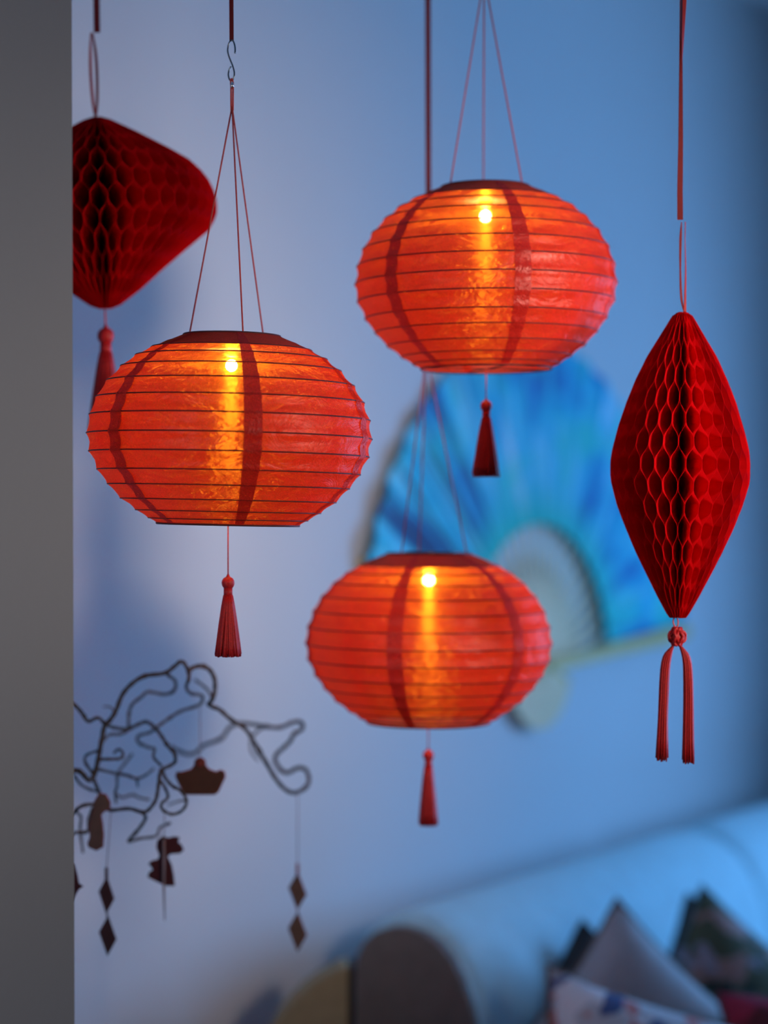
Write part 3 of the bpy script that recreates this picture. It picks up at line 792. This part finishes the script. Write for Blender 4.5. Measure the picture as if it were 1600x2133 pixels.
link('guard_stick', gd, M['guard'], FAN, (0, -0.010, 0), (0, -A0, 0))
link('guard_stick', gd, M['guard'], FAN, (0, 0.0155, 0), (0, -A1, 0))
mb = MB(); mb.tube([(0, -0.018, 0), (0, 0.028, 0)], [0.007, 0.005], 14)
link('rivet', mb, M['rivet'], FAN)

# ------------------------------------------------------------------ sofa along the wall
M['sofa'] = simple('pale_sofa_fabric', (0.48, 0.76, 0.83), 0.85, 0.06, 30, bump=0.3, bscale=500, sheen=0.2)
M['sofa_end'] = simple('brown_end_fabric', (0.235, 0.20, 0.18), 0.85, 0.08, 40, bump=0.3, bscale=500)
SO = at(845, 1905, 3.28); SO.z = 0
TOPZ = at(845, 1905, 3.28).z
sofa = thing('sofa', 'pale blue sofa with rounded back along the wall', 'sofa', SO, (0, 0, PHI))
def back_profile(shrink=0.0, z_low=0.22):
    """(front, height) outline; front is positive towards the room"""
    pts = [(-0.105, z_low), (-0.105, TOPZ - 0.10), (-0.100, TOPZ - 0.062), (-0.085, TOPZ - 0.034), (-0.060, TOPZ - 0.014), (-0.030, TOPZ - 0.003), (0, TOPZ),
           (0.035, TOPZ - 0.004), (0.068, TOPZ - 0.018), (0.096, TOPZ - 0.042), (0.118, TOPZ - 0.074), (0.138, TOPZ - 0.12), (0.160, TOPZ - 0.20), (0.185, TOPZ - 0.32), (0.195, z_low)]
    if shrink:
        cx, cz = 0.035, TOPZ - 0.25
        pts = [(cx + (a - cx) * (1 - shrink / 0.14), cz + (b - cz) * (1 - shrink / 0.25)) for a, b in pts]
    return pts
def extrude_back(name, x0, x1, mat, parent, shrink=0.0, edge=0.035):
    base = back_profile(shrink)
    cx = sum(a for a, b in base) / len(base); cz = TOPZ - 0.28
    rows = []
    steps = [(0, 0.90), (0.15, 0.955), (0.45, 0.985), (1.0, 1.0)]
    xs = [(x0 + edge * s, k) for s, k in steps] + [(x0 + (x1 - x0) * t, 1.0) for t in (0.3, 0.5, 0.7)] + [(x1 - edge * s, k) for s, k in reversed(steps)]
    for x, k in xs:
        rows.append([(x, -(cx + (a - cx) * k), cz + (b - cz) * k) for a, b in base])
    mb = MB(); mb.grid(rows, close_u=True)
    n = len(base); m = len(rows)
    mb.f.append(tuple(range(n))); mb.f.append(tuple((m - 1) * n + k for k in range(n))[::-1])
    return link(name, mb, mat, parent)
SL = (CORNER - SO).dot(DV) - 0.02
extrude_back('backrest', 0.0, 1.08, M['sofa'], sofa, edge=0.06)
extrude_back('backrest', 1.083, SL, M['sofa'], sofa, edge=0.06)
# darker end panel
base = back_profile(0.017)
mb = MB(); mb.prism([(-a, b) for a, b in base], -0.012, 0.006, ((0, 1, 0), (0, 0, 1), (1, 0, 0)))
link('end_panel', mb.mesh('end_panel', False), M['sofa_end'], sofa)
mb = MB(); mb.box(0.0, SL, -0.92, 0.09, 0.10, 0.26)
bevel(link('base', mb.mesh('base', False), M['sofa_end'], sofa), 0.02)
for k in range(2):
    w = (SL - 0.01) / 2
    mb = MB(); mb.box(0.005 + k * (w + 0.005), 0.005 + k * (w + 0.005) + w - 0.005, -0.94, -0.198, 0.262, 0.38)
    bevel(link('seat_cushion', mb.mesh('seat_cushion', False), M['sofa'], sofa), 0.05, 4)
for x in (0.08, SL - 0.08):
    for y in (-0.85, 0.03):
        mb = MB(); mb.tube([(x, y, 0.10), (x, y, 0.0)], [0.025, 0.018], 12)
        link('leg', mb, M['bark'], sofa)

# tan rounded panel left of the sofa's end
M['tan_fabric'] = simple('tan_upholstery', (0.36, 0.30, 0.17), 0.9, 0.08, 40, bump=0.3, bscale=500)
M['shadow_gap'] = simple('painted_shadow_gap', (0.02, 0.018, 0.016), 0.8, 0.1, 60)  # black that paints in the shade between panel and sofa
YT = 3.08
kt = YT / F
ol = [(726, 2012), (712, 2014), (690, 2023), (660, 2040), (630, 2062), (600, 2092), (575, 2125), (555, 2165), (545, 2210), (540, 2280)]
c0 = at(640, 2200, YT)
ol2 = [((a - 640) * kt, -(b - 2200) * kt) for a, b in ol]
zf = -c0.z + 0.04
ol2 = ol2 + [(ol2[-1][0], zf), (ol2[0][0], zf)]
tp = thing('upholstered_panel', 'tan upholstered panel with rounded corner, left of the sofa end', 'panel', (c0.x, c0.y, 0))
mb = MB(); mb.prism(ol2, 0.0, 0.07, ((1, 0, 0), (0, 0, 1), (0, 1, 0)))
bevel(link('padded_board', mb.mesh('padded_board', False), M['tan_fabric'], tp, (0, 0, c0.z)), 0.012)
mb = MB(); mb.box(ol2[0][0] - 0.001, ol2[0][0] + 0.0095, 0.004, 0.066, 0.045, c0.z + ol2[0][1] - 0.003)  # added strip standing in for the dark shadow gap beside the sofa end
link('shadow_gap', mb.mesh('shadow_gap', False), M['shadow_gap'], tp)
mb = MB(); mb.box(ol2[-2][0] + 0.01, ol2[-1][0] - 0.01, 0.005, 0.065, 0.0, 0.042)
link('foot', mb.mesh('foot', False), M['bark'], tp)

# ------------------------------------------------------------------ cushions
def pillow(name, label, c, size, thick, rot, mat, pip=None):
    n = 16
    def surf(s):
        rows = []
        for i in range(n + 1):
            v = -1 + 2 * i / n
            row = []
            for j in range(n + 1):
                u = -1 + 2 * j / n
                pin = 0.10
                x = u * (1 - pin * (1 - v * v) * abs(u) ** 2) * size / 2
                z = v * (1 - pin * (1 - u * u) * abs(v) ** 2) * size / 2
                h = thick / 2 * ((1 - u ** 4) * (1 - v ** 4)) ** 0.55 + 0.002
                row.append((x, s * h, z))
            rows.append(row)
        return rows
    root = thing(name, label, 'cushion', c, rot, 'cushions on the sofa')
    for s, nm, mt in ((-1, 'front_cover', mat[0]), (1, 'back_cover', mat[1])):
        mb = MB(); mb.grid(surf(s))
        link(nm, mb, M[mt], root)
    rows = surf(1)
    edge = [rows[0][j] for j in range(n)] + [rows[i][n] for i in range(n)] + [rows[n][n - j] for j in range(n)] + [rows[n - i][0] for i in range(n)]
    mb = MB(); mb.tube([(a, 0, b) for a, _, b in edge], 0.004, 6, closed=True)
    link('piping', mb, M[pip or mat[1]], root)
    return root
def floral(name, base, blots, scale, seed):
    m, nt, out = new_mat(name)
    tc = node(nt, 'ShaderNodeTexCoord')
    prev = None
    for i, (col, thr) in enumerate(blots):
        mp = node(nt, 'ShaderNodeMapping', {'Vector': tc.outputs['Object'], 'Location': (seed + i * 3.7, 1.3 * i, seed * 0.7 + i)})
        nz = node(nt, 'ShaderNodeTexNoise', {'Vector': mp.outputs[0], 'Scale': scale * (1 + 0.25 * i), 'Detail': 1.5})
        f = node(nt, 'ShaderNodeMapRange', {'Value': nz.outputs['Fac'], 'From Min': thr, 'From Max': thr + 0.03, 'To Min': 0.0, 'To Max': 1.0})
        mx = node(nt, 'ShaderNodeMix', {'Factor': f.outputs[0]}, data_type='RGBA')
        if prev is None: mx.inputs[6].default_value = rgba(base)
        else: nt.links.new(prev, mx.inputs[6])
        mx.inputs[7].default_value = rgba(col)
        prev = mx.outputs[2]
    b = node(nt, 'ShaderNodeBsdfPrincipled', {'Base Color': prev, 'Roughness': 0.8})
    nt.links.new(b.outputs[0], out.inputs[0])
    return m
M['grey_cover'] = simple('lilac_grey_linen', (0.50, 0.46, 0.46), 0.85, 0.05, 30)
M['brown_cover'] = simple('brown_linen', (0.16, 0.11, 0.08), 0.85, 0.1, 30)
M['dark_cover'] = simple('charcoal_linen', (0.05, 0.05, 0.05), 0.85, 0.1, 30)
M['flower_white'] = floral('white_floral_print', (0.55, 0.56, 0.58), [((0.80, 0.80, 0.82), 0.55), ((0.06, 0.10, 0.24), 0.58), ((0.55, 0.20, 0.18), 0.62)], 15, 2.0)
M['flower_olive'] = floral('olive_floral_print', (0.10, 0.105, 0.05), [((0.42, 0.23, 0.19), 0.52), ((0.36, 0.31, 0.36), 0.60), ((0.04, 0.05, 0.03), 0.60)], 13, 5.0)
M['crimson'] = floral('crimson_print', (0.36, 0.012, 0.05), [((0.55, 0.30, 0.45), 0.66), ((0.12, 0.005, 0.01), 0.58)], 12, 8.0)
M['teal_cover'] = simple('teal_linen', (0.10, 0.20, 0.22), 0.85, 0.1, 30)
def pil_rot(yaw, lean, roll):
    # yaw 0 = facing out of the wall; lean = top tipped back; roll = turned in its own plane
    return (Matrix.Rotation(PHI + math.radians(yaw), 3, 'Z') @ Matrix.Rotation(math.radians(-lean), 3, 'X') @ Matrix.Rotation(math.radians(roll), 3, 'Y')).to_euler()
def place_pillow(label, px, py, y, size, thick, rot, mat):
    """put the pillow's upper left corner behind pixel (px, py)"""
    R = rot.to_matrix()
    c = at(px, py, y) - R @ Vector((-size / 2, 0, size / 2))
    pillow('cushion', label, c, size, thick, rot, mat)
place_pillow('plain lilac-grey cushion standing on a corner behind the printed one', 1285, 1872, 3.36, 0.37, 0.12, pil_rot(-40, 14, 44), ('grey_cover', 'brown_cover'))
place_pillow('white cushion with blue flower print, nearest at the bottom edge', 1142, 2012, 3.10, 0.42, 0.16, pil_rot(-40, 32, 20), ('flower_white', 'brown_cover'))
place_pillow('olive cushion with pink flowers at the right edge', 1462, 1845, 3.60, 0.42, 0.14, pil_rot(-36, 14, 38), ('flower_olive', 'teal_cover'))
place_pillow('crimson patterned cushion in the bottom right corner', 1490, 2062, 3.30, 0.36, 0.13, pil_rot(-40, 35, 6), ('crimson', 'dark_cover'))
place_pillow('charcoal cushion showing as a dark strip behind the lilac-grey one', 1212, 1918, 3.44, 0.36, 0.10, pil_rot(-46, 16, 40), ('dark_cover', 'dark_cover'))
place_pillow('black cushion showing as a dark strip left of the olive one', 1432, 1862, 3.70, 0.38, 0.10, pil_rot(-44, 16, 30), ('dark_cover', 'dark_cover'))
